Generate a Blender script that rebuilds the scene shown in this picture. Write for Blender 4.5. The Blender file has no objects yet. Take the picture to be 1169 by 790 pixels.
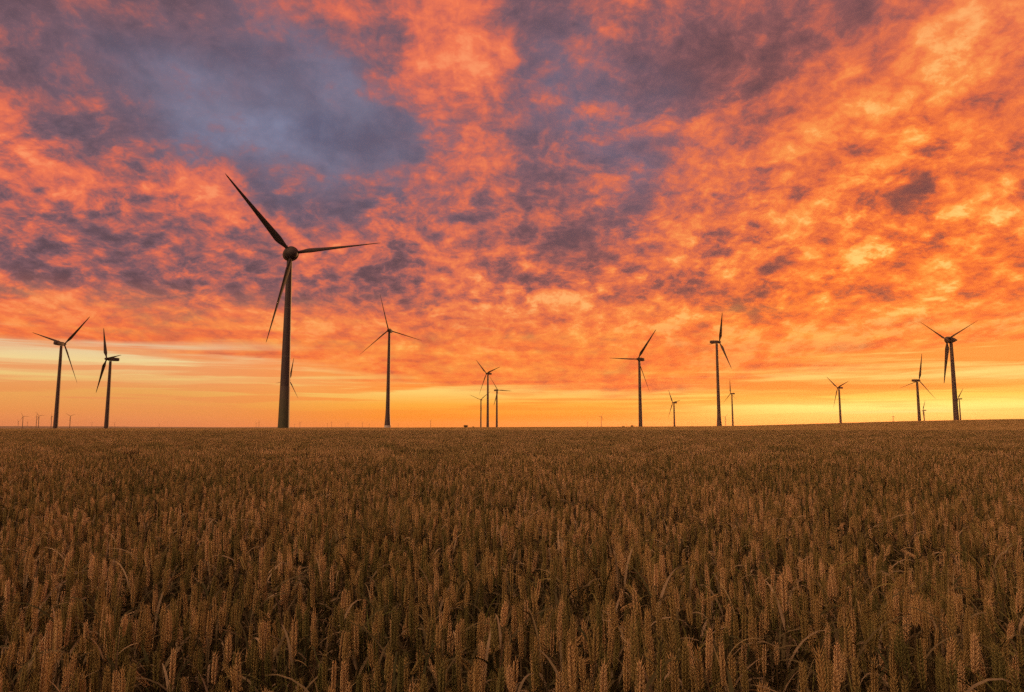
import bpy, math, random
import numpy as np
from mathutils import Vector, Matrix

rnd = random.Random(7)
rng = np.random.default_rng(11)
scene = bpy.context.scene
COL = scene.collection
R = math.radians

# ------------------------------------------------------------------ camera
F_PX, HOR, CXP, CYP = 820.0, 487.8, 584.5, 395.0     # measured on the photograph
PITCH = math.atan((HOR - CYP) / F_PX)
ZC = 1.22
cam_d = bpy.data.cameras.new('camera')
cam_d.sensor_width = 36
cam_d.lens = 36 * F_PX / 1169
cam_d.clip_start = 0.05
cam_d.clip_end = 60000
cam = bpy.data.objects.new('camera', cam_d)
cam.location = (0, 0, ZC)
cam.rotation_euler = (math.pi / 2 + PITCH, 0, 0)
COL.objects.link(cam)
scene.camera = cam

def s2l(c):
    out = []
    for v in c:
        v = v / 255.0
        out.append(v / 12.92 if v <= 0.04045 else ((v + 0.055) / 1.055) ** 2.4)
    return tuple(out) + (1.0,)

# ------------------------------------------------------------------ node helper
class NG:
    def __init__(s, tree):
        s.t = tree; s.n = tree.nodes; s.l = tree.links
    def _set(s, sock, v):
        if hasattr(v, 'is_output') or isinstance(v, bpy.types.NodeSocket):
            s.l.new(v, sock)
        else:
            sock.default_value = v
    def m(s, op, a, b=None, c=None, clamp=False):
        n = s.n.new('ShaderNodeMath'); n.operation = op; n.use_clamp = clamp
        s._set(n.inputs[0], a)
        if b is not None: s._set(n.inputs[1], b)
        if c is not None: s._set(n.inputs[2], c)
        return n.outputs[0]
    def vec(s, x, y, z=0.0):
        n = s.n.new('ShaderNodeCombineXYZ')
        for i, v in enumerate((x, y, z)): s._set(n.inputs[i], v)
        return n.outputs[0]
    def sep(s, v):
        n = s.n.new('ShaderNodeSeparateXYZ'); s._set(n.inputs[0], v)
        return n.outputs
    def vm(s, op, a, b=None, scale=None):
        n = s.n.new('ShaderNodeVectorMath'); n.operation = op
        s._set(n.inputs[0], a)
        if b is not None: s._set(n.inputs[1], b)
        if scale is not None: s._set(n.inputs['Scale'], scale)
        return n.outputs[0]
    def noise(s, v, scale, detail=4, rough=0.55, dist=0.0, color=False, w=None):
        n = s.n.new('ShaderNodeTexNoise')
        if w is not None:
            n.noise_dimensions = '4D'; n.inputs['W'].default_value = w
        s._set(n.inputs['Vector'], v)
        n.inputs['Scale'].default_value = scale
        n.inputs['Detail'].default_value = detail
        n.inputs['Roughness'].default_value = rough
        n.inputs['Distortion'].default_value = dist
        return n.outputs['Color' if color else 'Fac']
    def ramp(s, fac, stops, interp='LINEAR'):
        n = s.n.new('ShaderNodeValToRGB'); cr = n.color_ramp; cr.interpolation = interp
        while len(cr.elements) < len(stops): cr.elements.new(0.5)
        for e, (p, c) in zip(cr.elements, stops): e.position = p; e.color = c
        s._set(n.inputs[0], fac)
        return n.outputs[0]
    def mix(s, f, a, b, mode='MIX'):
        n = s.n.new('ShaderNodeMix'); n.data_type = 'RGBA'; n.blend_type = mode
        s._set(n.inputs[0], f); s._set(n.inputs[6], a); s._set(n.inputs[7], b)
        return n.outputs[2]
    def mapr(s, v, a, b, c=0.0, d=1.0, smooth=False):
        n = s.n.new('ShaderNodeMapRange')
        if smooth: n.interpolation_type = 'SMOOTHSTEP'
        s._set(n.inputs[0], v)
        for i, q in enumerate((a, b, c, d)): s._set(n.inputs[i + 1], q)
        return n.outputs[0]

# ------------------------------------------------------------------ sky
def px_dir(px, py):
    a = (px - CXP) / F_PX; b = (CYP - py) / F_PX
    cp, sp = math.cos(PITCH), math.sin(PITCH)
    v = Vector((a, cp - b * sp, sp + b * cp)).normalized()
    return math.atan2(v.x, v.y), math.asin(v.z)

SUN_AZ, SUN_EL = R(27.5), R(1.2)     # azimuth from +Y towards +X

def build_world():
    w = bpy.data.worlds.new('World'); scene.world = w; w.use_nodes = True
    nt = w.node_tree; nt.nodes.clear(); g = NG(nt)
    tc = nt.nodes.new('ShaderNodeTexCoord').outputs['Generated']
    X, Y, Z = g.sep(tc)
    az = g.m('ARCTAN2', X, Y)
    el = g.m('ARCSINE', Z)
    elp = g.m('MAXIMUM', el, 0.0)
    Zp = g.m('MAXIMUM', Z, 0.0)
    # cloud layer coordinates: direction carried out to a (curved) layer overhead
    def plane(off):
        inv = g.m('DIVIDE', 1.0, g.m('ADD', Zp, off))
        return g.m('MULTIPLY', X, inv), g.m('MULTIPLY', Y, inv)
    px, py = plane(0.16)
    P = g.vec(px, py, 0.0)
    warp = g.vm('SUBTRACT', g.noise(P, 1.3, 3, color=True), (0.5, 0.5, 0.5))
    Pw = g.vm('ADD', P, g.vm('SCALE', warp, scale=0.26))
    wx, wy, wz = g.sep(Pw)
    n_big = g.noise(g.vec(wx, g.m('MULTIPLY', wy, 0.55), 0.0), 2.3, 4, 0.5)
    qx, qy = plane(0.42)
    Q = g.vec(qx, qy, 0.0)
    qw = g.vm('SUBTRACT', g.noise(Q, 5.0, 4, 0.6, color=True), (0.5, 0.5, 0.5))
    Qw = g.vm('ADD', Q, g.vm('SCALE', qw, scale=0.08))
    ux, uy, uz = g.sep(Qw)
    n_cell = g.noise(g.vec(ux, g.m('MULTIPLY', uy, 0.95), 3.1), 8.5, 6, 0.60)
    n_fine = g.noise(g.vec(ux, g.m('MULTIPLY', uy, 1.0), 7.7), 24.0, 5, 0.65)
    n_low = g.noise(g.vec(wx, g.m('MULTIPLY', wy, 0.5), 3.1), 8.0, 5, 0.62)
    n_fan = g.noise(g.vec(wx, g.m('MULTIPLY', wy, 0.16), 9.4), 6.0, 4, 0.6)
    lowk = g.mapr(el, R(14), R(6), 0.38, 0.62, True)
    n_cell = g.m('ADD', g.m('MULTIPLY', n_cell, g.m('SUBTRACT', 1.0, lowk)), g.m('MULTIPLY', n_low, lowk))
    # angular coordinates with a little turbulence, for the large cloud banks
    A0 = g.vec(az, el, 0.0)
    wa = g.vm('SUBTRACT', g.noise(g.vec(g.m('MULTIPLY', az, 1.0), g.m('MULTIPLY', el, 1.6), 0.0), 7.0, 4, 0.6, color=True), (0.5, 0.5, 0.5))
    A = g.vm('ADD', A0, g.vm('MULTIPLY', wa, (0.22, 0.13, 0.0)))
    def field(blobs, coord):
        acc = 0.0
        for (bx, by, sx, sy, rot, wt) in blobs:
            a0, e0 = px_dir(bx, by)
            a1 = (px_dir(bx + sx, by)[0] - px_dir(bx - sx, by)[0]) / 2
            e1 = (px_dir(bx, by - sy)[1] - px_dir(bx, by + sy)[1]) / 2
            mp = nt.nodes.new('ShaderNodeMapping'); mp.vector_type = 'TEXTURE'
            g._set(mp.inputs['Vector'], coord)
            mp.inputs['Location'].default_value = (a0, e0, 0)
            mp.inputs['Rotation'].default_value = (0, 0, R(rot))
            mp.inputs['Scale'].default_value = (a1 * 1.9, e1 * 1.9, 1)
            gr = nt.nodes.new('ShaderNodeTexGradient'); gr.gradient_type = 'QUADRATIC_SPHERE'
            nt.links.new(mp.outputs[0], gr.inputs[0])
            acc = g.m('MULTIPLY_ADD', gr.outputs['Fac'], wt, acc)
        return acc
    # (px, py, half width, half height, rotation, weight)   weight < 0 = unlit cloud bank
    BANKS = [
        (335, 120, 210, 110, -14, -1.05), (60, 35, 330, 90, -8, -0.7), (160, 110, 150, 60, -20, -0.55),
        (400, 170, 110, 90, 0, -0.55),
        (690, 110, 150, 110, -35, -0.75), (850, 45, 180, 75, 10, -0.58), (950, 30, 110, 60, 25, -0.42), (620, 235, 120, 80, -30, -0.5), (730, 230, 110, 50, 10, -0.35), (640, 20, 120, 50, 0, -0.35),
        (755, 175, 110, 70, 10, -0.55), (580, 120, 60, 50, 0, -0.35), (150, 190, 260, 110, -10, -0.18), (330, 270, 200, 60, 0, -0.2), (480, 360, 120, 20, 0, -0.25),
        (110, 305, 260, 42, 2, -0.3), (300, 330, 170, 34, 0, -0.38), (455, 320, 110, 50, 10, -0.4), (120, 255, 80, 30, 0, -0.2),
        (660, 290, 90, 60, -20, -0.25),
        (835, 312, 70, 34, 0, -0.75), (745, 318, 60, 26, 0, -0.45), (935, 362, 100, 22, 0, -0.65), (1010, 350, 60, 20, 0, -0.3),
        (1130, 300, 110, 26, 5, -0.4), (1140, 375, 60, 26, 0, -0.45), (1130, 110, 40, 50, -20, -0.6), (1060, 240, 60, 20, 0, -0.3),
        (820, 340, 40, 14, 0, -0.3), (905, 205, 60, 26, 10, -0.4),
        (515, 60, 85, 130, 0, 0.45), (530, 170, 60, 150, 0, 0.5), (560, 260, 80, 80, 0, 0.2),
        (1010, 180, 190, 120, 20, 0.34), (1100, 60, 110, 80, 25, 0.12), (850, 250, 220, 90, 10, 0.28),
        (60, 160, 110, 60, -15, 0.25), (110, 215, 150, 60, -10, 0.3), (230, 235, 100, 40, 0, 0.35), (60, 355, 260, 24, 0, 0.42),
        (650, 375, 420, 50, 0, 0.32), (970, 395, 260, 40, 0, 0.3), (690, 60, 70, 50, 20, 0.35), (770, 130, 50, 40, 0, 0.3),
        (330, 390, 250, 30, 0, 0.35), (960, 300, 120, 40, 10, 0.25),
    ]
    B = field(BANKS, A)
    fb0 = g.mapr(az, R(4), R(24), 0, 1, True)
    up_calm = g.mapr(el, R(14), R(29), 1.0, 0.78)
    smudge = g.m('MULTIPLY', g.mapr(g.noise(g.vec(ux, g.m('MULTIPLY', uy, 1.25), 12.3), 9.0, 6, 0.66), 0.48, 0.70, 0.0, 0.46, True), g.mapr(el, R(16), R(28), 1.0, 0.5))
    nz = g.m('MULTIPLY_ADD', g.m('SUBTRACT', n_big, 0.5), 0.7, g.m('MULTIPLY', smudge, -1.0))
    nz = g.m('MULTIPLY_ADD', g.m('MULTIPLY', g.m('SUBTRACT', n_cell, 0.5), 2.15), up_calm, nz)
    nz = g.m('MULTIPLY_ADD', g.m('MULTIPLY', g.m('SUBTRACT', n_fine, 0.5), 1.75), up_calm, nz)
    nz = g.m('MULTIPLY_ADD', g.m('SUBTRACT', n_fan, 0.5), 1.1, nz)
    calm = field([(330, 120, 230, 110, -14, 0.8)], A0)
    nz = g.m('MULTIPLY', nz, g.m('SUBTRACT', 1.0, g.m('MULTIPLY', calm, 0.35)))
    Lf = g.mapr(g.m('ADD', g.m('MULTIPLY_ADD', B, 0.56, g.m('MULTIPLY_ADD', g.m('MULTIPLY', fb0, g.mapr(el, R(13), R(6), 0, 1, True)), 0.23, 0.62)), nz), -0.26, 1.26, 0, 1, True)
    # warmth of the glow: pink far from the sun, golden near it
    warm = g.m('ADD', 0.04, field([(1000, 430, 620, 320, 0, 0.85), (1050, 150, 420, 260, 0, 0.55), (600, 420, 700, 90, 0, 0.35), (1100, 330, 300, 160, 0, 0.3)], A0), clamp=True)
    cool_r = g.ramp(Lf, [(0.0, s2l((92, 72, 82))), (0.25, s2l((118, 88, 98))), (0.45, s2l((158, 96, 96))), (0.65, s2l((208, 104, 88))), (0.85, s2l((240, 118, 84))), (1.0, s2l((252, 146, 100)))])
    warm_r = g.ramp(Lf, [(0.0, s2l((124, 70, 66))), (0.22, s2l((176, 86, 62))), (0.42, s2l((232, 102, 50))), (0.66, s2l((255, 126, 50))), (0.86, s2l((255, 160, 68))), (1.0, s2l((255, 204, 112)))])
    cloud = g.mix(warm, cool_r, warm_r)
    # thin places where the blue of the dusk shows
    thin = field([(320, 150, 200, 75, -8, 0.9), (380, 80, 150, 60, -20, 0.5), (230, 150, 90, 50, -20, 0.35), (700, 160, 130, 100, -20, 0.45), (620, 90, 70, 60, 0, 0.3)], A)
    thin = g.m('MULTIPLY', thin, g.mapr(Lf, 0.15, 0.62, 1.0, 0.15), clamp=True)
    cloud = g.mix(thin, cloud, g.mix(g.mapr(n_cell, 0.35, 0.65, 0, 1), s2l((102, 104, 132)), s2l((136, 138, 166))))
    # dim towards the zenith: less lit from below
    # ------- clear band above the horizon, crossed by thin streaks
    S = g.vec(g.m('MULTIPLY', az, 1.0), g.m('MULTIPLY', el, 17.0), 0.0)
    st = g.noise(S, 2.2, 5, 0.6, 0.4)
    st2 = g.noise(g.vec(g.m('MULTIPLY', az, 2.0), g.m('MULTIPLY', el, 45.0), 5.0), 2.0, 4, 0.55, 0.3)
    D = g.m('MULTIPLY', el, 180 / math.pi / 10.0)      # elevation / 10 degrees
    def er(stops): return g.ramp(D, [(y, s2l(c)) for y, c in stops])
    left = er([(0.0, (238, 138, 84)), (0.12, (236, 150, 80)), (0.26, (236, 168, 88)), (0.36, (240, 200, 124)), (0.46, (242, 212, 148)), (0.56, (230, 202, 160)), (0.66, (226, 170, 130))])
    mid = er([(0.0, (254, 138, 48)), (0.08, (255, 146, 36)), (0.18, (255, 174, 62)), (0.28, (255, 208, 110)), (0.36, (250, 190, 100)), (0.46, (255, 150, 64))])
    right = er([(0.03, (255, 150, 48)), (0.09, (255, 212, 104)), (0.15, (255, 234, 124)), (0.22, (255, 216, 92)), (0.29, (255, 168, 72)), (0.38, (255, 206, 112)), (0.48, (255, 176, 84))])
    fa = g.mapr(az, R(-28), R(-6), 0, 1, True)
    fb = g.mapr(az, R(6), R(24), 0, 1, True)
    band = g.mix(fb, g.mix(fa, left, mid), right)
    streak = g.m('MULTIPLY', g.m('MULTIPLY', g.mapr(st2, 0.46, 0.58, 0, 1, True), g.mapr(el, R(0.5), R(2.0), 0.12, 0.85)), g.m('SUBTRACT', 0.8, g.m('MULTIPLY', fb, 0.25)))
    band = g.mix(streak, band, g.mix(fa, s2l((236, 146, 84)), s2l((255, 136, 44))))
    cream = g.m('MULTIPLY', g.m('MULTIPLY', g.mapr(st, 0.52, 0.66, 0, 1, True), fb), g.mapr(el, R(6.5), R(4.5), 0, 0.8, True))
    band = g.mix(cream, band, s2l((255, 224, 130)))
    veil = g.m('MULTIPLY', g.mapr(g.noise(g.vec(g.m('MULTIPLY', az, 1.3), g.m('MULTIPLY', el, 26.0), 2.0), 2.4, 5, 0.6, 0.5), 0.46, 0.58, 0, 0.85, True), g.m('MULTIPLY', g.mapr(D, 0.16, 0.34, 0, 1, True), g.m('MULTIPLY_ADD', fa, 0.6, 0.4)))
    band = g.mix(veil, band, g.mix(fa, s2l((238, 140, 92)), s2l((255, 140, 54))))
    # upper edge of the band
    edge = g.ramp(g.mapr(az, R(-36), R(36), 0, 1), [(0.0, (0.60,) * 3 + (1,)), (0.25, (0.50,) * 3 + (1,)), (0.45, (0.32,) * 3 + (1,)), (0.62, (0.26,) * 3 + (1,)), (0.80, (0.47,) * 3 + (1,)), (1.0, (0.50,) * 3 + (1,))])
    dd = g.m('SUBTRACT', g.m('ADD', edge, g.m('MULTIPLY', g.m('SUBTRACT', st, 0.5), 0.8)), D)
    bmask = g.mapr(dd, -0.12, 0.10, 0, 1, True)
    # cloud just above the band is streaky too
    low = g.mapr(el, R(11.0), R(5.0), 0, 1, True)
    ripple = g.ramp(g.m('ADD', g.m('MULTIPLY', st, 0.55), g.m('MULTIPLY', n_low, 0.45)), [(0.34, s2l((196, 92, 62))), (0.45, s2l((250, 118, 56))), (0.56, s2l((255, 150, 64))), (0.68, s2l((255, 196, 92)))])
    cloud = g.mix(g.m('MULTIPLY', low, 0.78), cloud, ripple)
    front = g.mix(bmask, cloud, band)
    # ------- the half of the sky away from the sunset: dim blue-mauve dusk cloud, plus an added bright lobe
    back_c = g.mix(g.mapr(n_big, 0.35, 0.65, 0, 1, True), s2l((70, 68, 84)), s2l((120, 88, 88)))
    fill_c = g.vm('SCALE', g.mix(g.mapr(n_big, 0.35, 0.65, 0, 1, True), s2l((212, 158, 122)), s2l((252, 190, 136))), scale=4.6)  # added bright patch of sky, out of view, put in to light the wheat
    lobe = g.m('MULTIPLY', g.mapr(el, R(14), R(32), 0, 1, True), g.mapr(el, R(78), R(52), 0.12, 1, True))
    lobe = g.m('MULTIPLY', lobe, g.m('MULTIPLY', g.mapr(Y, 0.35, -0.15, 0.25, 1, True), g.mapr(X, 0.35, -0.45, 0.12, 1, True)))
    back_c = g.mix(lobe, back_c, fill_c)
    fback = g.mapr(Y, 0.25, -0.25, 0, 1, True)
    fz = g.mapr(el, R(34), R(56), 0, 1, True)
    fback = g.m('MAXIMUM', fback, fz)
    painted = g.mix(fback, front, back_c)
    # below the horizon: dark earth colour (never seen past the ground)
    painted = g.mix(g.mapr(Z, -0.002, -0.02, 0, 1), painted, s2l((90, 60, 45)))
    sky = nt.nodes.new('ShaderNodeTexSky'); sky.sky_type = 'NISHITA'; sky.sun_disc = False
    sky.sun_elevation = SUN_EL; sky.sun_rotation = SUN_AZ
    sky.dust_density = 3.0; sky.air_density = 1.5
    STR = 0.1
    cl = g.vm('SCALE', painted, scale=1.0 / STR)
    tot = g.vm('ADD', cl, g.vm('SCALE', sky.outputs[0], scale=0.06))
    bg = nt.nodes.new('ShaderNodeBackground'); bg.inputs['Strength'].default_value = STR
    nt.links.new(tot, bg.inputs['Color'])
    out = nt.nodes.new('ShaderNodeOutputWorld'); nt.links.new(bg.outputs[0], out.inputs['Surface'])
build_world()

sun_d = bpy.data.lights.new('sun', 'SUN')
sun_d.energy = 3.2; sun_d.angle = R(9); sun_d.color = (1.0, 0.44, 0.16)
sun = bpy.data.objects.new('sun', sun_d); COL.objects.link(sun)
sd = Vector((math.sin(SUN_AZ) * math.cos(R(4)), math.cos(SUN_AZ) * math.cos(R(4)), math.sin(R(4))))
sun.rotation_euler = sd.to_track_quat('Z', 'Y').to_euler()

# ------------------------------------------------------------------ materials
def mat(name, color, rough=0.7, var=0.0, scale=3.0, spec=0.3, coord='Object'):
    m = bpy.data.materials.new(name); m.use_nodes = True
    nt = m.node_tree; g = NG(nt); b = nt.nodes['Principled BSDF']
    b.inputs['Roughness'].default_value = rough
    b.inputs['Specular IOR Level'].default_value = spec
    c = tuple(color) + (1,)
    if var > 0:
        tc = nt.nodes.new('ShaderNodeTexCoord').outputs[coord]
        n = g.noise(tc, scale, 6, 0.6)
        f = g.mapr(n, 0.35, 0.65, 0, 1)
        col = g.mix(f, tuple(x * (1 - var) for x in color) + (1,), tuple(min(1, x * (1 + var)) for x in color) + (1,))
        nt.links.new(col, b.inputs['Base Color'])
    else:
        b.inputs['Base Color'].default_value = c
    return m

def tower_material():
    # dark maroon-grey coated steel with faint section seams; weathering streaks run down
    m = bpy.data.materials.new('tower_paint'); m.use_nodes = True
    nt = m.node_tree; g = NG(nt); b = nt.nodes['Principled BSDF']
    tc = nt.nodes.new('ShaderNodeTexCoord').outputs['Object']
    x, y, z = g.sep(tc)
    n = g.noise(g.vec(g.m('MULTIPLY', x, 2.0), g.m('MULTIPLY', y, 2.0), g.m('MULTIPLY', z, 0.12)), 1.5, 5, 0.6)
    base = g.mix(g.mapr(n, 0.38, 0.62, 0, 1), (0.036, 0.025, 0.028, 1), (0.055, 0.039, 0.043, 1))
    ring = g.m('LESS_THAN', g.m('ABSOLUTE', g.m('SUBTRACT', g.m('FRACT', g.m('DIVIDE', z, 18.0)), 0.5)), 0.006)
    base = g.mix(ring, base, (0.10, 0.09, 0.09, 1))
    nt.links.new(base, b.inputs['Base Color'])
    b.inputs['Roughness'].default_value = 0.55
    return m

def green_band_material():
    # lower tower painted in stepped green rings, darkest at the foot
    m = bpy.data.materials.new('green_ring_paint'); m.use_nodes = True
    nt = m.node_tree; g = NG(nt); b = nt.nodes['Principled BSDF']
    tc = nt.nodes.new('ShaderNodeTexCoord').outputs['Object']
    x, y, z = g.sep(tc)
    n = g.noise(tc, 0.8, 4)
    c = g.ramp(g.m('ADD', g.m('DIVIDE', z, 22.0), g.m('MULTIPLY', g.m('SUBTRACT', n, 0.5), 0.02)),
               [(0.0, (0.05, 0.062, 0.03, 1)), (0.18, (0.06, 0.068, 0.036, 1)), (0.36, (0.068, 0.068, 0.042, 1)), (0.52, (0.074, 0.066, 0.05, 1)), (0.66, (0.078, 0.062, 0.06, 1))], 'CONSTANT')
    nt.links.new(c, b.inputs['Base Color'])
    b.inputs['Roughness'].default_value = 0.6
    return m
M_TOWER = tower_material(); M_GREEN = green_band_material()
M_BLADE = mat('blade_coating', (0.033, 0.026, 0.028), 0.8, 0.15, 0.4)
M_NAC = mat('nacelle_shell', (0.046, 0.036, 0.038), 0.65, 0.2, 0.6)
M_CONC = mat('pale_concrete', (0.42, 0.40, 0.37), 0.9, 0.15, 1.2)
M_DARK = mat('dark_metal', (0.04, 0.04, 0.045), 0.5)

# ------------------------------------------------------------------ mesh helpers
def mesh_obj(name, verts, faces, m, parent=None, smooth=True, loc=(0, 0, 0), link=True):
    me = bpy.data.meshes.new(name)
    me.from_pydata([tuple(v) for v in verts], [], [tuple(f) for f in faces])
    if smooth: me.polygons.foreach_set('use_smooth', [True] * len(me.polygons))
    me.update()
    if m: me.materials.append(m)
    o = bpy.data.objects.new(name, me)
    if link: COL.objects.link(o)
    if parent: o.parent = parent
    o.location = loc
    return o

def rings(secs, n, cap=True):
    """secs: list of lists of n points -> verts, faces"""
    V = []; F = []
    for s in secs: V += s
    for k in range(len(secs) - 1):
        for i in range(n):
            j = (i + 1) % n
            F.append((k * n + i, k * n + j, (k + 1) * n + j, (k + 1) * n + i))
    if cap:
        F.append(tuple(range(n - 1, -1, -1)))
        F.append(tuple((len(secs) - 1) * n + i for i in range(n)))
    return V, F

def lathe(prof, n=32, axis='z', cap=True):
    secs = []
    for (r, h) in prof:
        s = []
        for i in range(n):
            a = 2 * math.pi * i / n
            c, d = r * math.cos(a), r * math.sin(a)
            s.append((c, d, h) if axis == 'z' else (c, h, d))
        secs.append(s)
    if axis == 'y': secs = [list(reversed(s)) for s in secs]
    return rings(secs, n, cap)

# blade along +Z from the hub; rotor normal is +Y; chord turned by the pitch angle
def blade_geo(Rr, pitch, seg=26, n=14, fat=1.0):
    secs = []
    for k in range(seg + 1):
        t = k / seg
        z = 0.5 + (Rr - 0.5) * t
        if t < 0.05: chord = 1.1; th = 1.1
        else:
            q = min(1, (t - 0.05) / 0.15); q = q * q * (3 - 2 * q)
            big = (2.9 - 2.45 * ((t - 0.2) / 0.8) ** 0.85) if t > 0.2 else 2.9
            chord = 1.1 + (big - 1.1) * q
            th = 1.1 * (1 - q) + q * (0.85 * (1 - t) ** 0.9 + 0.13)
        if t > 0.96: chord *= max(0.18, math.sqrt(max(0, 1 - ((t - 0.96) / 0.042) ** 2)))
        chord *= fat
        tw = R(pitch + 16 * (1 - t) ** 2)
        s = []
        for i in range(n):
            a = 2 * math.pi * i / n
            u = math.cos(a); v = math.sin(a)
            x = (u * 0.5 + (0.18 if t > 0.08 else 0.18 * t / 0.08) ) * chord
            y = v * 0.5 * th * (1.0 if t < 0.05 else (0.55 + 0.45 * (1 - u) / 2 + 0.2))
            xr = x * math.cos(tw) - y * math.sin(tw)
            yr = x * math.sin(tw) + y * math.cos(tw)
            s.append((xr, yr, z))
        secs.append(s)
    return rings(secs, n)

_mesh_cache = {}
def tower_profile(H, rb, rt, flare, z0=0.0, z1=None):
    z1 = z1 or H
    out = []
    for k in range(25):
        z = z0 + (z1 - z0) * k / 24
        t = z / H
        r = rb + (rt - rb) * (t ** 0.85)
        r += flare * max(0, 1 - t / 0.22) ** 1.6
        out.append((r, z))
    return out

def thing(name, label, cat, loc, rz=0.0, group=None):
    e = bpy.data.objects.new(name, None); COL.objects.link(e)
    e.location = loc; e.rotation_euler = (0, 0, rz); e.empty_display_size = 2
    e['label'] = label; e['category'] = cat
    if group: e['group'] = group
    return e

def turbine(X, Y, Hm, gz, Rr, yaw, tilt, d, blades, label, kind='box', rb=1.9, rt=1.0, flare=0.0, pitch=60, fat=1.0, ring=False, conc=0.0, group=None):
    hub_z = gz + Hm
    root = thing('wind_turbine', label, 'wind turbine', (X, Y, gz), -R(yaw), group)   # +Y of the root looks along the rotor axis
    top = Hm - (1.9 if kind == 'box' else 1.2)
    if ring:
        v, f = lathe(tower_profile(top, rb, rt, flare, 0, 16.0), 40, cap=False)
        mesh_obj('tower_base', v, f, M_GREEN, root)
        v, f = lathe(tower_profile(top, rb, rt, flare, 16.0, top), 40, cap=False)
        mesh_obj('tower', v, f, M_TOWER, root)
    elif conc > 0:
        v, f = lathe(tower_profile(top, rb, rt, flare, 0, conc), 40, cap=False)
        mesh_obj('tower_base', v, f, M_CONC, root)
        v, f = lathe(tower_profile(top, rb, rt, flare, conc, top), 40, cap=False)
        mesh_obj('tower', v, f, M_TOWER, root)
    else:
        v, f = lathe(tower_profile(top, rb, rt, flare), 40, cap=False)
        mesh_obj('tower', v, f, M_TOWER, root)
    # access door at the foot, on the side away from the rotor
    if gz > -0.5:
        V = [(-0.45, -rb - flare - 0.12, 0.9), (0.45, -rb - flare - 0.12, 0.9), (0.45, -rb - flare - 0.12, 3.0), (-0.45, -rb - flare - 0.12, 3.0),
             (-0.45, -rb - flare + 0.5, 0.9), (0.45, -rb - flare + 0.5, 0.9), (0.45, -rb - flare + 0.5, 3.0), (-0.45, -rb - flare + 0.5, 3.0)]
        mesh_obj('door', V, [(0, 1, 2, 3), (5, 4, 7, 6), (1, 5, 6, 2), (4, 0, 3, 7), (3, 2, 6, 7), (4, 5, 1, 0)], M_DARK, root, smooth=False)
    # nacelle
    if kind == 'egg':
        prof = []
        L0, L1, rr = -5.6, d + 1.9, 2.75 * (1 if Rr < 36 else 1)
        for k in range(25):
            t = k / 24
            y = L0 + (d + 0.35 - L0) * t
            r = rr * math.sin(min(1, 0.06 + t * 1.05) * math.pi / 2) ** 0.85 if t < 0.85 else rr * (1 - 0.10 * ((t - 0.85) / 0.15) ** 2)
            prof.append((max(0.15, r), y))
        v, f = lathe(prof, 32, 'y')
        nac = mesh_obj('nacelle', v, f, M_NAC, root, loc=(0, 0, Hm))
        prof = []
        for k in range(13):
            t = k / 12
            prof.append((max(0.05, 2.42 * math.sqrt(max(0, 1 - t ** 2.2))), -0.85 + 2.6 * t))
        v, f = lathe(prof, 32, 'y')
    else:
        secs = []
        hw, hh = 1.55, 1.65
        for (y, s) in ((-7.2, 0.55), (-7.0, 0.82), (-5.5, 0.96), (-2, 1.0), (d - 1.9, 0.98), (d - 1.0, 0.72)):
            p = []
            for i in range(20):
                a = 2 * math.pi * i / 20
                c, q = math.cos(a), math.sin(a)
                e = 0.45
                p.append((hw * s * math.copysign(abs(c) ** e, c), y, hh * s * math.copysign(abs(q) ** e, q)))
            secs.append(list(reversed(p)))
        v, f = rings(secs, 20)
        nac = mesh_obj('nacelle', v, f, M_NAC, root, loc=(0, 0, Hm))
        prof = []
        for k in range(12):
            t = k / 11
            prof.append((max(0.05, 1.35 * math.sqrt(max(0, 1 - t ** 2.4))), -0.9 + 2.9 * t))
        v, f = lathe(prof, 28, 'y')
    # wind sensor mast on the roof of the nacelle
    zt = 2.55 if kind == 'egg' else 1.55
    V, Fc = lathe([(0.07, zt - 0.3), (0.05, zt + 1.5)], 8)
    V2, F2 = lathe([(0.16, zt + 1.45), (0.16, zt + 1.62)], 10)
    n0 = len(V); V += V2; Fc += [tuple(i + n0 for i in q) for q in F2]
    V = [(a, b - 3.2, c) for a, b, c in V]
    mesh_obj('sensor_mast', V, Fc, M_DARK, nac)
    # hub and blades
    hub = mesh_obj('hub', v, f, M_NAC, root, loc=(0, d, Hm))
    hub.rotation_euler = (R(tilt), 0, 0)
    key = (round(Rr, 1), pitch, fat)
    if key not in _mesh_cache:
        bv, bf = blade_geo(Rr, pitch, fat=fat)
        o = mesh_obj('blade', bv, bf, M_BLADE, link=False)
        _mesh_cache[key] = o.data
        bpy.data.objects.remove(o)
    for (th, cone) in blades:
        b = bpy.data.objects.new('blade', _mesh_cache[key]); COL.objects.link(b); b.parent = hub
        b.rotation_mode = 'QUATERNION'
        # hub frame: +Y rotor axis, +Z up;  th turns from up towards cross(n, up) = +X
        q = Matrix.Rotation(R(th), 3, 'Y') @ Matrix.Rotation(-R(cone), 3, 'X')
        b.rotation_quaternion = q.to_quaternion()
    return root

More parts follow.
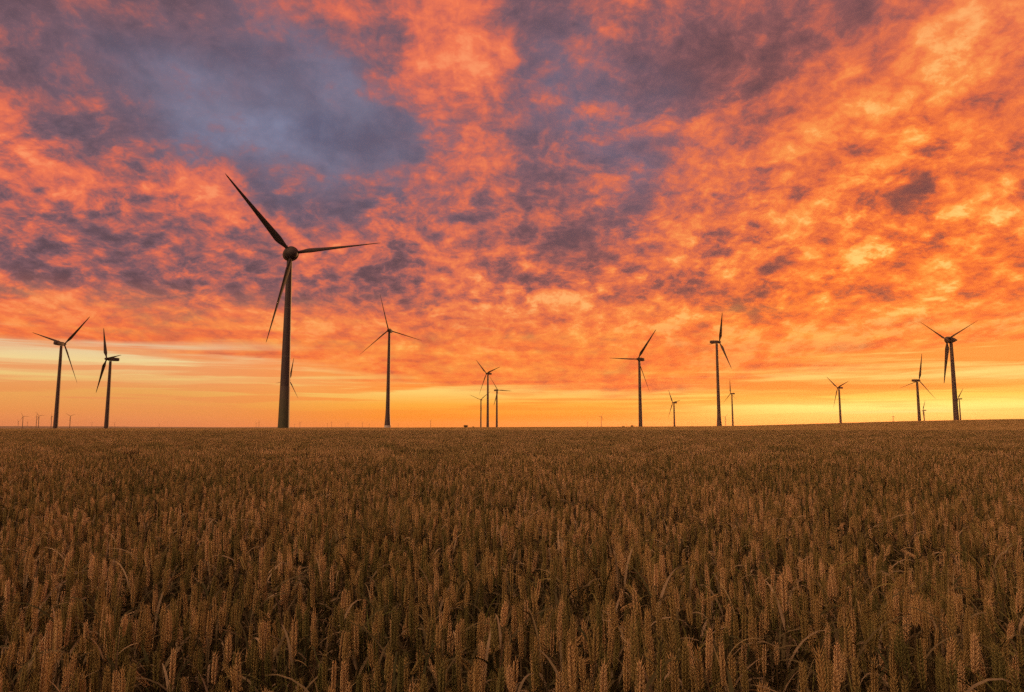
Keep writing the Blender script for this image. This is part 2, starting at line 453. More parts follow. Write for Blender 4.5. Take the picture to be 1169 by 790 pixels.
TURB = [
 ('a',-385.1,609.8,72.7,-0.6,35.0,11.4,8.0,3.0,[(48.8, 0.5), (167.8, 7.0), (288.3, 2.0)]),
 ('b',-365.6,651.5,63.5,-0.6,35.0,222.2,3.1,3.3,[(30.4, 0.0), (149.9, -0.5), (271.9, 0.0)]),
 ('main',-82.6,261.4,65.0,0.0,35.5,145.5,3.4,2.6,[(43.0, 0.0), (165.0, 3.0), (284.0, 3.0)]),
 ('d',-113.3,657.7,90.6,-0.6,35.0,185.0,6.1,3.1,[(14.6, 4.5), (133.1, 4.5), (250.6, 9.0)]),
 ('e',-37.4,1115.0,85.2,-1.0,35.0,226.8,7.5,2.9,[(48.5, 4.0), (165.5, 5.5), (283.0, 5.5)]),
 ('f',-82.8,1921.7,75.3,-1.0,35.0,199.2,4.6,2.5,[(66.7, 1.0), (189.2, 1.5), (310.2, -3.0)]),
 ('g',-28.3,1347.4,71.3,-1.0,35.0,137.7,8.0,2.4,[(26.5, -8.0), (150.5, 7.0), (268.5, 2.0)]),
 ('h',123.6,694.5,67.9,-1.0,35.0,225.2,3.0,2.3,[(84.3, 0.0), (200.8, -4.0), (320.8, 3.0)]),
 ('i',351.2,1562.0,55.2,-1.0,36.7,254.7,5.6,2.6,[(38.0, 1.0), (157.5, 2.5), (276.0, 2.0)]),
 ('j',214.4,747.4,91.0,-1.0,33.5,83.2,8.0,2.9,[(29.9, 2.0), (152.4, 2.5), (271.4, 1.5)]),
 ('k',486.0,1590.0,76.1,-1.0,35.0,255.0,5.4,2.9,[(11.2, -0.5), (129.2, 4.5), (243.2, 2.0)]),
 ('l',562.9,1237.0,69.8,-1.0,35.0,258.4,4.7,2.4,[(53.1, 4.0), (170.6, 5.5), (285.6, 5.5)]),
 ('m',512.6,908.4,61.0,-1.0,35.0,76.3,2.8,3.1,[(13.4, 1.5), (134.9, -2.0), (256.4, -1.0)]),
 ('n',1301.9,2279.5,55.6,-1.0,35.0,286.4,7.9,2.1,[(96.4, 0.5), (218.9, 2.0), (339.9, -1.5)]),
 ('o',349.4,567.7,71.3,-1.0,35.0,260.8,2.0,3.5,[(57.2, 0.0), (173.2, 1.0), (287.7, 3.0)]),
 ('p',1187.0,1910.6,77.1,-1.0,35.0,286.1,8.0,2.7,[(93.8, -0.5), (206.3, 9.0), (328.8, -9.0)]),
 ('q',-331.4,1060.9,71.3,-1.0,35.0,39.1,6.0,2.4,[(21.4, 2.0), (143.4, -0.5), (265.4, 0.0)]),
]
G1 = 'wind turbines standing beyond the wheat field'
STYLE = {
 'main': dict(label='very large near wind turbine with a round hub, rising out of the wheat', kind='egg', rb=2.1, rt=0.95, pitch=-57, ring=True),
 'a': dict(label='leftmost of the tall wind turbines, its box nacelle pointing left of the tower', rb=1.9, rt=1.05, pitch=60),
 'b': dict(label='wind turbine seen side on with long box nacelle, right of the leftmost tall one', rb=2.0, rt=1.15, pitch=75, fat=1.05),
 'd': dict(label='slender wind turbine with flared pale foot and thin blades, right of the large near one', rb=2.2, rt=1.1, flare=1.0, pitch=78, conc=3.5, fat=0.95),
 'e': dict(label='tallest wind turbine of the trio near the centre of the horizon', rb=2.2, rt=1.3, pitch=60),
 'f': dict(label='shortest and leftmost wind turbine of the trio near the centre of the horizon', rb=2.2, rt=1.5, pitch=60),
 'g': dict(label='rightmost wind turbine of the trio near the centre of the horizon, one blade pointing right', rb=2.2, rt=1.4, pitch=60),
 'h': dict(label='wind turbine right of centre, one blade level to the left, one pointing down right', rb=2.0, rt=1.15, pitch=50),
 'i': dict(label='small wind turbine seen side on in the gap between two taller ones right of centre', rb=2.2, rt=1.4, pitch=60),
 'j': dict(label='tall wind turbine with flared foot and thick upright blade, nacelle left of its rotor', rb=2.0, rt=1.2, flare=1.1, pitch=70, conc=3.0, fat=1.1),
 'k': dict(label='small wind turbine with an upright blade close to the right of the tall flared one', rb=2.2, rt=1.3, pitch=60),
 'l': dict(label='small lone wind turbine, blades in a Y, in the gap left of the right-hand group', rb=2.2, rt=1.3, pitch=60),
 'm': dict(label='medium wind turbine with an upright blade, left of the big turbine at the right', kind='box', rb=2.1, rt=1.3, pitch=62, fat=1.0),
 'n': dict(label='tiny wind turbine just right of the medium one with the upright blade', rb=2.0, rt=1.2, pitch=60),
 'o': dict(label='big wind turbine at the right with a rounded nacelle and a blade hanging straight down', kind='egg', rb=2.15, rt=1.15, pitch=-52, fat=1.05),
 'p': dict(label='small wind turbine half hidden behind the tower of the big right-hand turbine', rb=2.1, rt=1.3, pitch=60),
 'q': dict(label='distant wind turbine hidden behind the tower of the large near turbine, two blade tips showing', rb=2.0, rt=1.1, pitch=60),
}
for t in TURB:
    st = dict(STYLE[t[0]]); lab = st.pop('label')
    turbine(*t[1:], lab, group=G1, **st)

# faint far turbines: (px, hub py, what tells it apart)
FAR = [
 (20.5, 481.0, 'faint low wind turbine farthest left on the horizon'),
 (25.5, 475.2, 'faint taller wind turbine, second from the left edge'),
 (31.0, 482.0, 'faint short wind turbine, third from the left edge'),
 (41.2, 475.8, 'faint wind turbine, left one of a close pair near the left edge'),
 (43.7, 474.8, 'faint wind turbine, right one of a close pair near the left edge'),
 (58.2, 475.3, 'faint wind turbine just left of the leftmost tall tower'),
 (79.6, 475.0, 'faint lone wind turbine between the two tall left-hand towers, the higher one'),
 (104.7, 483.0, 'tiny faint wind turbine left of the side-on turbine'),
 (130.6, 482.8, 'tiny faint wind turbine just right of the side-on turbine'),
 (181.7, 484.6, 'very tiny wind turbine alone on the horizon left of the large near one'),
 (292.3, 483.0, 'tiny wind turbine, left one of a pair left of the large near tower'),
 (295.5, 481.6, 'tiny wind turbine, right one of a pair left of the large near tower'),
 (336.0, 484.4, 'very tiny wind turbine close to the right of the large near tower'),
 (342.3, 482.2, 'tiny wind turbine a little right of the large near tower'),
 (373.8, 483.6, 'tiny wind turbine, left one of the first pair between the large and the slender turbine'),
 (378.4, 482.3, 'tiny wind turbine, right one of the first pair between the large and the slender turbine'),
 (394.4, 484.4, 'tiny wind turbine, left one of the second pair left of the slender turbine'),
 (397.2, 483.2, 'tiny wind turbine, right one of the second pair left of the slender turbine'),
 (413.8, 483.0, 'tiny wind turbine second left of the slender turbine'),
 (421.5, 484.0, 'tiny wind turbine nearest left of the slender turbine'),
 (454.5, 484.2, 'very tiny wind turbine just right of the slender turbine'),
 (491.6, 480.8, 'small faint wind turbine alone between the slender turbine and the trio'),
 (670.6, 482.0, 'very faint tiny wind turbine right of centre, left of two low bushes'),
 (686.5, 475.6, 'very faint taller wind turbine right of centre, left of two low bushes'),
 (828.2, 476.0, 'very faint wind turbine between the tall flared turbine and its small neighbour'),
 (1020.2, 475.3, 'very faint wind turbine against the bright band left of the right-hand group'),
]
G2 = 'faint tiny wind turbines along the far horizon'
def far_turbine(px, py, label, i, zb=-4.0):
    h = HOR - py
    Hm = 78.0 if h < 9 else 84.0
    Yd = (Hm + zb - ZC) * F_PX / h / math.cos(PITCH) ** 2
    Yd = min(Yd, 16000)
    Xd = (px - CXP) / F_PX * Yd * math.cos(PITCH)
    rr = random.Random(i)
    th = rr.uniform(0, 120)
    return turbine(Xd, Yd, Hm, zb, 38.0, rr.uniform(120, 240), 4.0, 2.5, [(th, 2), (th + 120, 2), (th + 240, 2)], label, rb=2.4, rt=1.8, pitch=20, group=G2)
for i, (px, py, lab) in enumerate(FAR): far_turbine(px, py, lab, i + 3)

# ------------------------------------------------------------------ terrain
PROF = [(0, 490.6), (64, 489.8), (150, 489.1), (324, 488.8), (445, 488.3), (555, 487.8), (650, 487.4), (730, 487.1), (820, 486.6), (870, 485.9), (935, 484.1), (958, 483.4), (1020, 481.6), (1048, 480.7), (1090, 480.0), (1130, 479.0), (1169, 478.3)]
PXX = np.array([p[0] for p in PROF], float); PYY = np.array([p[1] for p in PROF], float)
YC = 280.0; CAN = 0.70
def crest(X):
    px = CXP + F_PX * (np.asarray(X, float) / YC) / math.cos(PITCH)
    prof = np.interp(px, PXX, PYY)
    prof = (np.interp(px - 12, PXX, PYY) + prof + np.interp(px + 12, PXX, PYY)) / 3
    return ZC - (prof - HOR) / F_PX * YC - CAN
def gz(X, Y):
    X = np.asarray(X, float); Y = np.asarray(Y, float)
    s = np.clip(Y / YC, 0, 1) ** 1.7
    c = crest(X)
    t = np.clip((Y - YC) / 240.0, 0, 1); t = t * t * (3 - 2 * t)
    far = -1.0 - 3.0 * np.clip((Y - 520) / 3000.0, 0, 1)
    return s * c * (1 - t) + t * far

def grid(xs, ys, zf, name, m):
    XX, YY = np.meshgrid(xs, ys); ZZ = zf(XX, YY)
    V = np.stack([XX.ravel(), YY.ravel(), ZZ.ravel()], 1)
    nx, ny = len(xs), len(ys)
    idx = np.arange(nx * ny).reshape(ny, nx)
    F = np.stack([idx[:-1, :-1].ravel(), idx[:-1, 1:].ravel(), idx[1:, 1:].ravel(), idx[1:, :-1].ravel()], 1)
    return mesh_obj(name, V.tolist(), F.tolist(), m)

def soil_material():
    m = bpy.data.materials.new('field_soil'); m.use_nodes = True
    nt = m.node_tree; g = NG(nt); b = nt.nodes['Principled BSDF']
    pos = nt.nodes.new('ShaderNodeNewGeometry').outputs['Position']
    x, y, z = g.sep(pos)
    n = g.noise(pos, 6.0, 8, 0.65)
    soil = g.mix(g.mapr(n, 0.3, 0.7, 0, 1), (0.02, 0.015, 0.011, 1), (0.05, 0.037, 0.026, 1))
    n2 = g.noise(g.vec(g.m('MULTIPLY', x, 0.3), g.m('MULTIPLY', y, 1.0), 0.0), 0.0035, 4, 0.5)
    fields = g.ramp(n2, [(0.36, (0.13, 0.10, 0.05, 1)), (0.46, (0.24, 0.18, 0.10, 1)), (0.52, (0.10, 0.10, 0.045, 1)), (0.60, (0.36, 0.30, 0.22, 1))], 'CONSTANT')
    col = g.mix(g.mapr(y, 300, 420, 0, 1), soil, fields)
    nt.links.new(col, b.inputs['Base Color'])
    b.inputs['Roughness'].default_value = 0.95
    b.inputs['Specular IOR Level'].default_value = 0.1
    return m
M_SOIL = soil_material()
xs = np.unique(np.concatenate([np.linspace(-16500, -3000, 12), np.linspace(-3000, -320, 28), np.arange(-320, 321, 4.0), np.linspace(320, 3000, 28), np.linspace(3000, 16500, 12)]))
ys = np.unique(np.concatenate([np.linspace(-700, -100, 12), np.arange(-100, 20, 10.0), np.arange(20, 560, 4.0), np.linspace(560, 4000, 40), np.linspace(4000, 20000, 20)]))
gr = grid(xs, ys, gz, 'ground', M_SOIL); gr['kind'] = 'structure'

# low ridge far away on the left and centre
def ridge(x, y):
    u = x / 6500.0
    h = 17 * np.clip((-0.30 - u) / 0.4, 0, 1) ** 0.8 + 5.5 * np.exp(-((u + 0.30) / 0.12) ** 2) + 4.0 * np.exp(-((u + 0.10) / 0.14) ** 2) + 1.2 * np.sin(x / 340.0) + 0.7 * np.sin(x / 120.0 + 1)
    return -4.6 + np.maximum(0, h) * np.exp(-((y - 6500) / 520.0) ** 2)
M_HILL = mat('hill_fields', (0.16, 0.12, 0.08), 0.95, 0.35, 0.004)
hl = grid(np.linspace(-7500, 1500, 160), np.linspace(5000, 8000, 22), ridge, 'hills', M_HILL); hl['kind'] = 'structure'

# ------------------------------------------------------------------ wheat
def plant_material(name, cols, rough=0.75, trans=0.32):
    m = bpy.data.materials.new(name); m.use_nodes = True
    nt = m.node_tree; g = NG(nt); b = nt.nodes['Principled BSDF']
    oi = nt.nodes.new('ShaderNodeObjectInfo').outputs['Random']
    pos = nt.nodes.new('ShaderNodeNewGeometry').outputs['Position']
    x, y, z = g.sep(pos)
    patch = g.noise(g.vec(x, g.m('MULTIPLY', y, 0.6), 0.0), 0.35, 4, 0.6)
    f = g.m('ADD', g.m('MULTIPLY', oi, 0.85), g.m('MULTIPLY', g.m('SUBTRACT', patch, 0.38), 1.0), clamp=True)
    c = g.ramp(f, [(i / (len(cols) - 1), q + (1,)) for i, q in enumerate(cols)])
    fine = g.noise(nt.nodes.new('ShaderNodeTexCoord').outputs['Object'], 160.0, 3)
    c = g.mix(g.mapr(fine, 0.3, 0.7, 0.0, 0.35), c, (0.06, 0.04, 0.02, 1))
    nt.links.new(c, b.inputs['Base Color'])
    b.inputs['Roughness'].default_value = rough
    b.inputs['Specular IOR Level'].default_value = 0.25
    tr = nt.nodes.new('ShaderNodeBsdfTranslucent'); nt.links.new(c, tr.inputs['Color'])
    mx = nt.nodes.new('ShaderNodeMixShader'); mx.inputs[0].default_value = trans
    nt.links.new(b.outputs[0], mx.inputs[1]); nt.links.new(tr.outputs[0], mx.inputs[2])
    nt.links.new(mx.outputs[0], nt.nodes['Material Output'].inputs['Surface'])
    return m
M_EAR = plant_material('wheat_ear', [(0.12, 0.135, 0.042), (0.27, 0.225, 0.08), (0.47, 0.34, 0.145), (0.72, 0.52, 0.30)])
M_STEM = plant_material('wheat_stem', [(0.035, 0.04, 0.013), (0.045, 0.045, 0.018), (0.08, 0.06, 0.027), (0.12, 0.085, 0.045)], trans=0.1)
M_LEAF = plant_material('wheat_leaf', [(0.03, 0.045, 0.012), (0.06, 0.06, 0.022), (0.12, 0.10, 0.05), (0.42, 0.33, 0.22)], trans=0.2)

M_WEED = plant_material('weed_blade', [(0.10, 0.14, 0.03), (0.15, 0.17, 0.045), (0.24, 0.21, 0.08), (0.40, 0.32, 0.19)], trans=0.25)

class PB:
    def __init__(s): s.v = []; s.f = []; s.m = []
    def add(s, V, F, mi):
        n = len(s.v); s.v += [tuple(p) for p in V]; s.f += [tuple(i + n for i in q) for q in F]; s.m += [mi] * len(F)
    def obj(s, name, mats):
        me = bpy.data.meshes.new(name); me.from_pydata(s.v, [], s.f)
        for m in mats: me.materials.append(m)
        me.polygons.foreach_set('material_index', s.m)
        me.polygons.foreach_set('use_smooth', [True] * len(s.f)); me.update()
        return bpy.data.objects.new(name, me)

def frame(t):
    t = t.normalized(); s = t.cross(Vector((0, 1, 0.01))).normalized()
    return s, t.cross(s)

def stalk(pb, r, hi=True, base=Vector((0, 0, 0)), H=None, bent=None):
    H = H or r.gauss(0.69, 0.03)
    el = r.uniform(0.052, 0.098)
    az0 = r.uniform(0, 6.28); lean = abs(r.gauss(0, 0.03)) if bent is None else bent
    dirv = Vector((math.cos(az0), math.sin(az0), 0))
    def pt(t):   # t 0..1 along total height
        return base + Vector((0, 0, H * t * (1 - 0.15 * lean * t * t))) + dirv * (lean * H * (t ** 2.5))
    te = 1 - el / H
    # stem
    n = 4 if hi else 3; K = 5 if hi else 2
    secs = []
    for k in range(K + 1):
        t = te * k / K; p = pt(t); rad = 0.0019 - 0.0007 * t
        if not hi: rad *= 1.15
        secs.append([p + Vector((math.cos(2 * math.pi * i / n), math.sin(2 * math.pi * i / n), 0)) * rad for i in range(n)])
    V, F = rings(secs, n, False); pb.add(V, F, 1)
    e0, e1 = pt(te), pt(1.0); ax = (e1 - e0)
    ax = (ax.normalized() + dirv * (lean * 1.2)).normalized() * el
    tt = ax.normalized(); s0, s1 = frame(tt); ph = r.uniform(0, 3.14)
    side = s0 * math.cos(ph) + s1 * math.sin(ph); nrm = tt.cross(side)
    if hi:
        nsp = int(el / 0.0044); fat = r.uniform(0.8, 1.12)
        for k in range(nsp + 1):
            t = k / nsp; last = (k == nsp)
            sg = 1 if k % 2 else -1
            c = e0 + ax * (t * 0.93)
            size = (0.62 + 0.5 * math.sin(math.pi * min(1, t * 0.85 + 0.15)))
            L = 0.0125 * size * r.uniform(0.92, 1.08); W = fat * 0.0024 * size; D = fat * 0.0032 * size
            up = tt if last else (tt * 1.0 + side * sg * 0.30).normalized()
            o = c + (Vector((0, 0, 0)) if last else side * sg * 0.0018)
            for lobe in (-1, 1):
                u2 = (up + nrm * lobe * 0.22).normalized()
                sx = u2.cross(nrm).normalized(); sy = nrm
                o2 = o + nrm * lobe * 0.0015
                sec = []
                for (q, w) in ((0.0, 0.35), (0.35, 1.0), (0.72, 0.72)):
                    sec.append([o2 + u2 * (L * q) + sx * (math.cos(a) * W * w) + sy * (math.sin(a) * D * 0.62 * w) for a in (0.4, 1.97, 3.54, 5.1)])
                V, F = rings(sec, 4, False)
                tip = o2 + u2 * (L * r.uniform(1.0, 1.25)); V.append(tip); m0 = 8
                F += [(m0, m0 + 1, 12), (m0 + 1, m0 + 2, 12), (m0 + 2, m0 + 3, 12), (m0 + 3, m0, 12)]
                pb.add(V, F, 0)
                if r.random() < 0.35 + 0.4 * (t > 0.75):     # short awn
                    aw = r.uniform(0.005, 0.017); w_ = sx * 0.0004
                    d2 = (u2 + side * sg * 0.15).normalized()
                    pb.add([tip - u2 * 0.001 - w_, tip - u2 * 0.001 + w_, tip + d2 * aw], [(0, 1, 2)], 0)
    else:
        m = 4; sec = []
        for k in range(8):
            t = k / 7; w = (0.45, 0.95, 0.78, 1.08, 0.85, 1.0, 0.62, 0.1)[k]
            off = side * ((k % 2 - 0.5) * 0.002)
            c = e0 + ax * t + off
            sec.append([c + side * (math.cos(a) * 0.0052 * w) + nrm * (math.sin(a) * 0.0042 * w) for a in (0, 1.57, 3.14, 4.71)])
        V, F = rings(sec, m, True); pb.add(V, F, 0)
    # leaves
    nl = r.choice((2, 3, 3, 4)) if hi else (1 if r.random() < 0.6 else 0)
    for _ in range(nl):
        t0 = r.uniform(0.30, 0.86); p = pt(t0); a = r.uniform(0, 6.28)
        d = Vector((math.cos(a), math.sin(a), 0)); L = r.uniform(0.10, 0.22); W = r.uniform(0.003, 0.0065)
        dry = r.random()
        up0 = r.uniform(0.5, 1.5); droop = r.uniform(1.2, 3.4)
        K = 7 if hi else 3; V = []; F = []
        cur = p.copy(); ang = math.atan2(up0, 0.5); perp = Vector((-d.y, d.x, 0)); tw = r.uniform(-1.5, 1.5)
        for k in range(K + 1):
            q = k / K
            dv = d * math.cos(ang) + Vector((0, 0, 1)) * math.sin(ang)
            wv = (perp * math.cos(tw * q) + dv.cross(perp) * math.sin(tw * q)) * (W * (1 - q) ** 0.6 * (0.5 + 0.5 * min(1, q * 5)))
            V += [cur - wv, cur + wv]
            cur = cur + dv * (L / K); ang -= droop / K * (0.4 + q)
            if k: F.append((2 * k - 2, 2 * k - 1, 2 * k + 1, 2 * k))
        pb.add(V, F, 2)

def build_wheat():
    mats = [M_EAR, M_STEM, M_LEAF, M_WEED]
    protos = bpy.data.collections.new('wheat_kinds')
    names = []
    r = random.Random(5)
    NH = 30; NS = 26
    for i in range(NH):                      # single stalks, full detail
        pb = PB(); stalk(pb, r, True, bent=(None if i < NS else r.uniform(0.2, 0.45)))
        o = pb.obj('kind_%03d' % i, mats); protos.objects.link(o)
    NM = 6
    for i in range(NM):                      # clumps 0.3 m across of simple stalks
        pb = PB()
        for _ in range(30):
            stalk(pb, r, False, Vector((r.uniform(-.17, .17), r.uniform(-.17, .17), 0)), H=r.gauss(0.68, 0.042))
        o = pb.obj('kind_%03d' % (NH + i), mats); protos.objects.link(o)
    NF = 4
    for i in range(NF):                      # clumps 1.4 m across for the far field
        pb = PB()
        for _ in range(190):
            b = Vector((r.uniform(-.75, .75), r.uniform(-.75, .75), 0)); h = r.gauss(0.65, 0.065)
            a = r.uniform(0, 3.14); w = Vector((math.cos(a), math.sin(a), 0)) * r.uniform(0.004, 0.009)
            z0 = Vector((0, 0, h - 0.13)); z1 = Vector((0, 0, h - 0.06)); z2 = Vector((0, 0, h))
            k = Vector((r.gauss(0, .02), r.gauss(0, .02), 0))
            pb.add([b - w * .25, b + w * .25, b + z0 + w * .4, b + z0 - w * .4], [(0, 1, 2, 3)], 1)
            pb.add([b + z0 - w * .5, b + z0 + w * .5, b + z1 + w + k * .5, b + z1 - w + k * .5, b + z2 + k], [(0, 1, 2, 3), (3, 2, 4)], 0)
        o = pb.obj('kind_%03d' % (NH + NM + i), mats); protos.objects.link(o)

    NW = 6
    for i in range(NW):                      # tufts of long arching blades: weeds and dry flag leaves
        pb = PB()
        for _ in range(r.choice((3, 5, 7))):
            a = r.uniform(0, 6.28); d = Vector((math.cos(a), math.sin(a), 0)); perp = Vector((-d.y, d.x, 0))
            L = r.uniform(0.09, 0.21); W = r.uniform(0.0012, 0.0026); K = 12; V = []; F = []
            cur = Vector((r.uniform(-.03, .03), r.uniform(-.03, .03), r.uniform(0.44, 0.58))); ang = r.uniform(1.1, 1.5); droop = r.uniform(0.3, 2.8); tw = r.uniform(-2, 2)
            for k in range(K + 1):
                q = k / K; dv = d * math.cos(ang) + Vector((0, 0, 1)) * math.sin(ang)
                wv = (perp * math.cos(tw * q) + dv.cross(perp) * math.sin(tw * q)) * (W * (1 - q) ** 0.5 + 0.0003)
                V += [cur - wv, cur + wv]; cur = cur + dv * (L / K); ang -= droop / K * (0.3 + 1.4 * q)
                if k: F.append((2 * k - 2, 2 * k - 1, 2 * k + 1, 2 * k))
            pb.add(V, F, 3)
        o = pb.obj('kind_%03d' % (NH + NM + NF + i), mats); protos.objects.link(o)

    def fbm(x, y, seed, sc):
        q = np.random.default_rng(seed); v = np.zeros_like(x); amp = 1.0; tot = 0
        for o_ in range(5):
            for _ in range(4):
                a = q.uniform(0, 2 * np.pi); ph = q.uniform(0, 6.28); fr = 2 * np.pi / sc * 1.9 ** o_ * q.uniform(.7, 1.3)
                v += amp * np.sin((x * np.cos(a) + y * np.sin(a)) * fr + ph) / 2.0
            tot += amp; amp *= .6
        return v / tot
    P = []; IDX = []; ROT = []; SC = []
    def put(x, y, idx, sc, tilt=0.04):
        n = len(x); z = gz(x, y)
        P.append(np.stack([x, y, z], 1)); IDX.append(idx)
        ROT.append(np.stack([rng.normal(0, tilt, n), rng.normal(0, tilt, n), rng.uniform(0, 2 * np.pi, n)], 1))
        SC.append(sc)
    # near: single stalks
    YN = 11.0; D = 520
    x0, x1, y0, y1 = -12.0, 12.0, -2.0, YN
    n = int((x1 - x0) * (y1 - y0) * D)
    x = rng.uniform(x0, x1, n); y = rng.uniform(y0, y1, n)
    dens = fbm(x, y, 3, 1.1) + 0.5 * fbm(x, y, 9, 0.35)
    keep = (np.abs(x) < np.maximum(y, 0) * 0.80 + 2.2) & (rng.random(n) < np.clip(0.78 + 0.75 * dens, 0.06, 1)) & (np.hypot(x, y) > 0.35)
    x, y = x[keep], y[keep]
    hh = 1 + 0.050 * fbm(x, y, 21, 3.0) + rng.normal(0, 0.035, len(x))
    idx = rng.integers(0, NH, len(x))
    bentm = (idx >= 26) & (rng.random(len(x)) < 0.6); idx[bentm] = rng.integers(0, 26, bentm.sum())
    hh *= 1 + 0.06 * fbm(x, y, 40, 0.7) + 0.05 * fbm(x, y, 41, 0.25)
    put(x, y, idx, hh, 0.035)
    ROT[-1][:, 0] += 0.04 * fbm(x, y, 50, 0.9); ROT[-1][:, 1] += 0.04 * fbm(x, y, 51, 0.9)
    nw = 420
    xw = rng.uniform(-8, 8, nw); yw = rng.uniform(0.8, YN, nw)
    xw = np.concatenate([xw, rng.normal(1.5, 0.8, 260)]); yw = np.concatenate([yw, rng.normal(2.3, 0.55, 260)])
    k = np.hypot(xw, yw) > 1.0; xw, yw = xw[k], yw[k]
    put(xw, yw, rng.integers(NH + NM + NF, NH + NM + NF + NW, len(xw)), rng.uniform(0.85, 1.15, len(xw)), 0.15)
    # middle: small clumps
    n = int(160 * (98 - YN) * 11.5)
    x = rng.uniform(-80, 80, n); y = rng.uniform(YN - .1, 98, n)
    dens = fbm(x, y, 4, 1.6)
    keep = (np.abs(x) < y * 0.78 + 2) & (rng.random(n) < np.clip(0.85 + 0.5 * dens, 0.2, 1))
    x, y = x[keep], y[keep]
    put(x, y, rng.integers(NH, NH + NM, len(x)), 1 + 0.06 * fbm(x, y, 21, 4.0) + rng.normal(0, 0.02, len(x)), 0.03)
    # far: large clumps out past the crest
    n = int(520 * (345 - 92) * 1.1)
    x = rng.uniform(-260, 260, n); y = 92 + (345 - 92) * rng.random(n)
    keep = (np.abs(x) < y * 0.80 + 2)
    x, y = x[keep], y[keep]
    put(x, y, rng.integers(NH + NM, NH + NM + NF, len(x)), 1 + 0.06 * fbm(x, y, 33, 14.0), 0.01)
    # sides and behind, thinly, so a step to the side still stands in wheat
    P_ = np.concatenate(P); I_ = np.concatenate(IDX).astype(np.int32); R_ = np.concatenate(ROT); S_ = np.concatenate(SC)
    me = bpy.data.meshes.new('wheat_field'); me.vertices.add(len(P_)); me.vertices.foreach_set('co', P_.ravel())
    a = me.attributes.new('kind_index', 'INT', 'POINT'); a.data.foreach_set('value', I_)
    a = me.attributes.new('turn', 'FLOAT_VECTOR', 'POINT'); a.data.foreach_set('vector', R_.ravel())
    a = me.attributes.new('size', 'FLOAT', 'POINT'); a.data.foreach_set('value', S_)
    me.update()
    ob = bpy.data.objects.new('wheat_field', me); COL.objects.link(ob)
    for m in mats: me.materials.append(m)
    ob['kind'] = 'stuff'; ob['label'] = 'ripening brown wheat crop filling the whole foreground'; ob['category'] = 'wheat'
    nt = bpy.data.node_groups.new('wheat_scatter', 'GeometryNodeTree')
    nt.interface.new_socket('Geometry', in_out='INPUT', socket_type='NodeSocketGeometry')
    nt.interface.new_socket('Geometry', in_out='OUTPUT', socket_type='NodeSocketGeometry')
    N = nt.nodes; L = nt.links
    gi = N.new('NodeGroupInput'); go = N.new('NodeGroupOutput')
    ci = N.new('GeometryNodeCollectionInfo'); ci.inputs['Collection'].default_value = protos
    ci.inputs['Separate Children'].default_value = True; ci.inputs['Reset Children'].default_value = True
    iop = N.new('GeometryNodeInstanceOnPoints'); iop.inputs['Pick Instance'].default_value = True
    def attr(nm, ty):
        q = N.new('GeometryNodeInputNamedAttribute'); q.data_type = ty; q.inputs['Name'].default_value = nm
        return q.outputs['Attribute']
    L.new(gi.outputs[0], iop.inputs['Points']); L.new(ci.outputs[0], iop.inputs['Instance'])
    L.new(attr('kind_index', 'INT'), iop.inputs['Instance Index'])
    L.new(attr('turn', 'FLOAT_VECTOR'), iop.inputs['Rotation'])
    L.new(attr('size', 'FLOAT'), iop.inputs['Scale'])
    L.new(iop.outputs[0], go.inputs[0])
    md = ob.modifiers.new('scatter', 'NODES'); md.node_group = nt
    print('wheat instances', len(P_))
build_wheat()

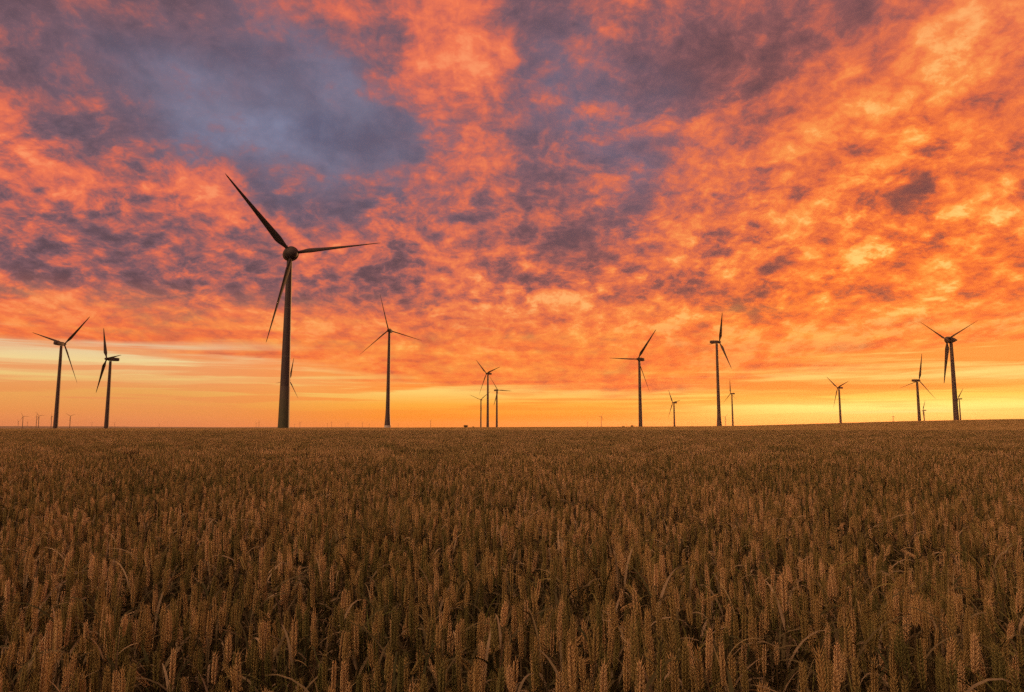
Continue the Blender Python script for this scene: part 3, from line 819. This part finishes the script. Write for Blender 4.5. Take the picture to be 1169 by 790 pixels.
# ------------------------------------------------------------------ bushes on the horizon
M_BUSH = mat('bush_leaves', (0.05, 0.055, 0.025), 0.9, 0.4, 2.0)
M_BARK = mat('bush_bark', (0.06, 0.045, 0.035), 0.9)
def bush(px, wpx, hpx, Yd, label, seed):
    r = random.Random(seed)
    base = -1.6; Xd = (px - CXP) / F_PX * Yd * math.cos(PITCH)
    w = wpx / F_PX * Yd; h = hpx / F_PX * Yd + (ZC - base)
    root = thing('bush', label, 'bush', (Xd, Yd, base), 0, 'dark bushes on the horizon')
    V = []; F = []
    lob = [(r.uniform(-.32, .32) * w, r.uniform(-.3, .3) * w, h * r.uniform(.45, .7), w * r.uniform(.2, .32), h * r.uniform(.25, .33)) for _ in range(7)]
    for k in range(1500):
        c = r.choice(lob); d = Vector((r.gauss(0, 1), r.gauss(0, 1), r.gauss(0, 1))).normalized() * r.uniform(.5, 1.05)
        p = Vector((c[0] + d.x * c[3], c[1] + d.y * c[3], max(.1, c[2] + d.z * c[4])))
        a = Vector((r.gauss(0, 1), r.gauss(0, 1), r.gauss(0, 1))).normalized() * w * .03; b = a.cross(Vector((r.gauss(0, 1), r.gauss(0, 1), r.gauss(0, 1)))).normalized() * w * .03
        n = len(V); V += [p - a, p + b, p + a, p - b]; F.append((n, n + 1, n + 2, n + 3))
    mesh_obj('crown', V, F, M_BUSH, root, smooth=False)
    v, f = lathe([(0.2, 0), (0.12, h * .5)], 8); mesh_obj('trunk', v, f, M_BARK, root)
bush(532, 5.5, 3.0, 1150, 'broad dark bush left of the turbine trio', 1)
bush(540, 2.8, 1.6, 1200, 'small low bush between the broad bush and the turbine trio', 2)
bush(711.5, 3.2, 1.9, 1250, 'low bush farther left of the turbine right of centre', 3)
bush(721.8, 3.8, 2.9, 1150, 'round dark bush close to the left of the turbine right of centre', 4)

# ------------------------------------------------------------------ evening haze
def build_haze():
    x0, x1, y0, y1, z0, z1 = -17000, 17000, -800, 20500, -7.0, 150.0
    V = [(x, y, z) for z in (z0, z1) for y in (y0, y1) for x in (x0, x1)]
    F = [(0, 2, 3, 1), (4, 5, 7, 6), (0, 1, 5, 4), (2, 6, 7, 3), (0, 4, 6, 2), (1, 3, 7, 5)]
    m = bpy.data.materials.new('haze_air'); m.use_nodes = True
    nt = m.node_tree; nt.nodes.clear()
    o = nt.nodes.new('ShaderNodeOutputMaterial'); v = nt.nodes.new('ShaderNodeVolumePrincipled')
    v.inputs['Color'].default_value = (1.0, 0.80, 0.62, 1)
    v.inputs['Density'].default_value = 1.8e-5
    v.inputs['Anisotropy'].default_value = 0.62
    nt.links.new(v.outputs[0], o.inputs['Volume'])
    h = mesh_obj('haze', V, F, m, smooth=False); h['kind'] = 'stuff'
build_haze()

# ------------------------------------------------------------------ render settings
scene.view_settings.view_transform = 'Standard'
scene.view_settings.look = 'None'
scene.view_settings.exposure = 0.0
scene.view_settings.gamma = 1.0
scene.view_settings.use_curve_mapping = False
scene.cycles.max_bounces = 6
scene.cycles.use_denoising = False
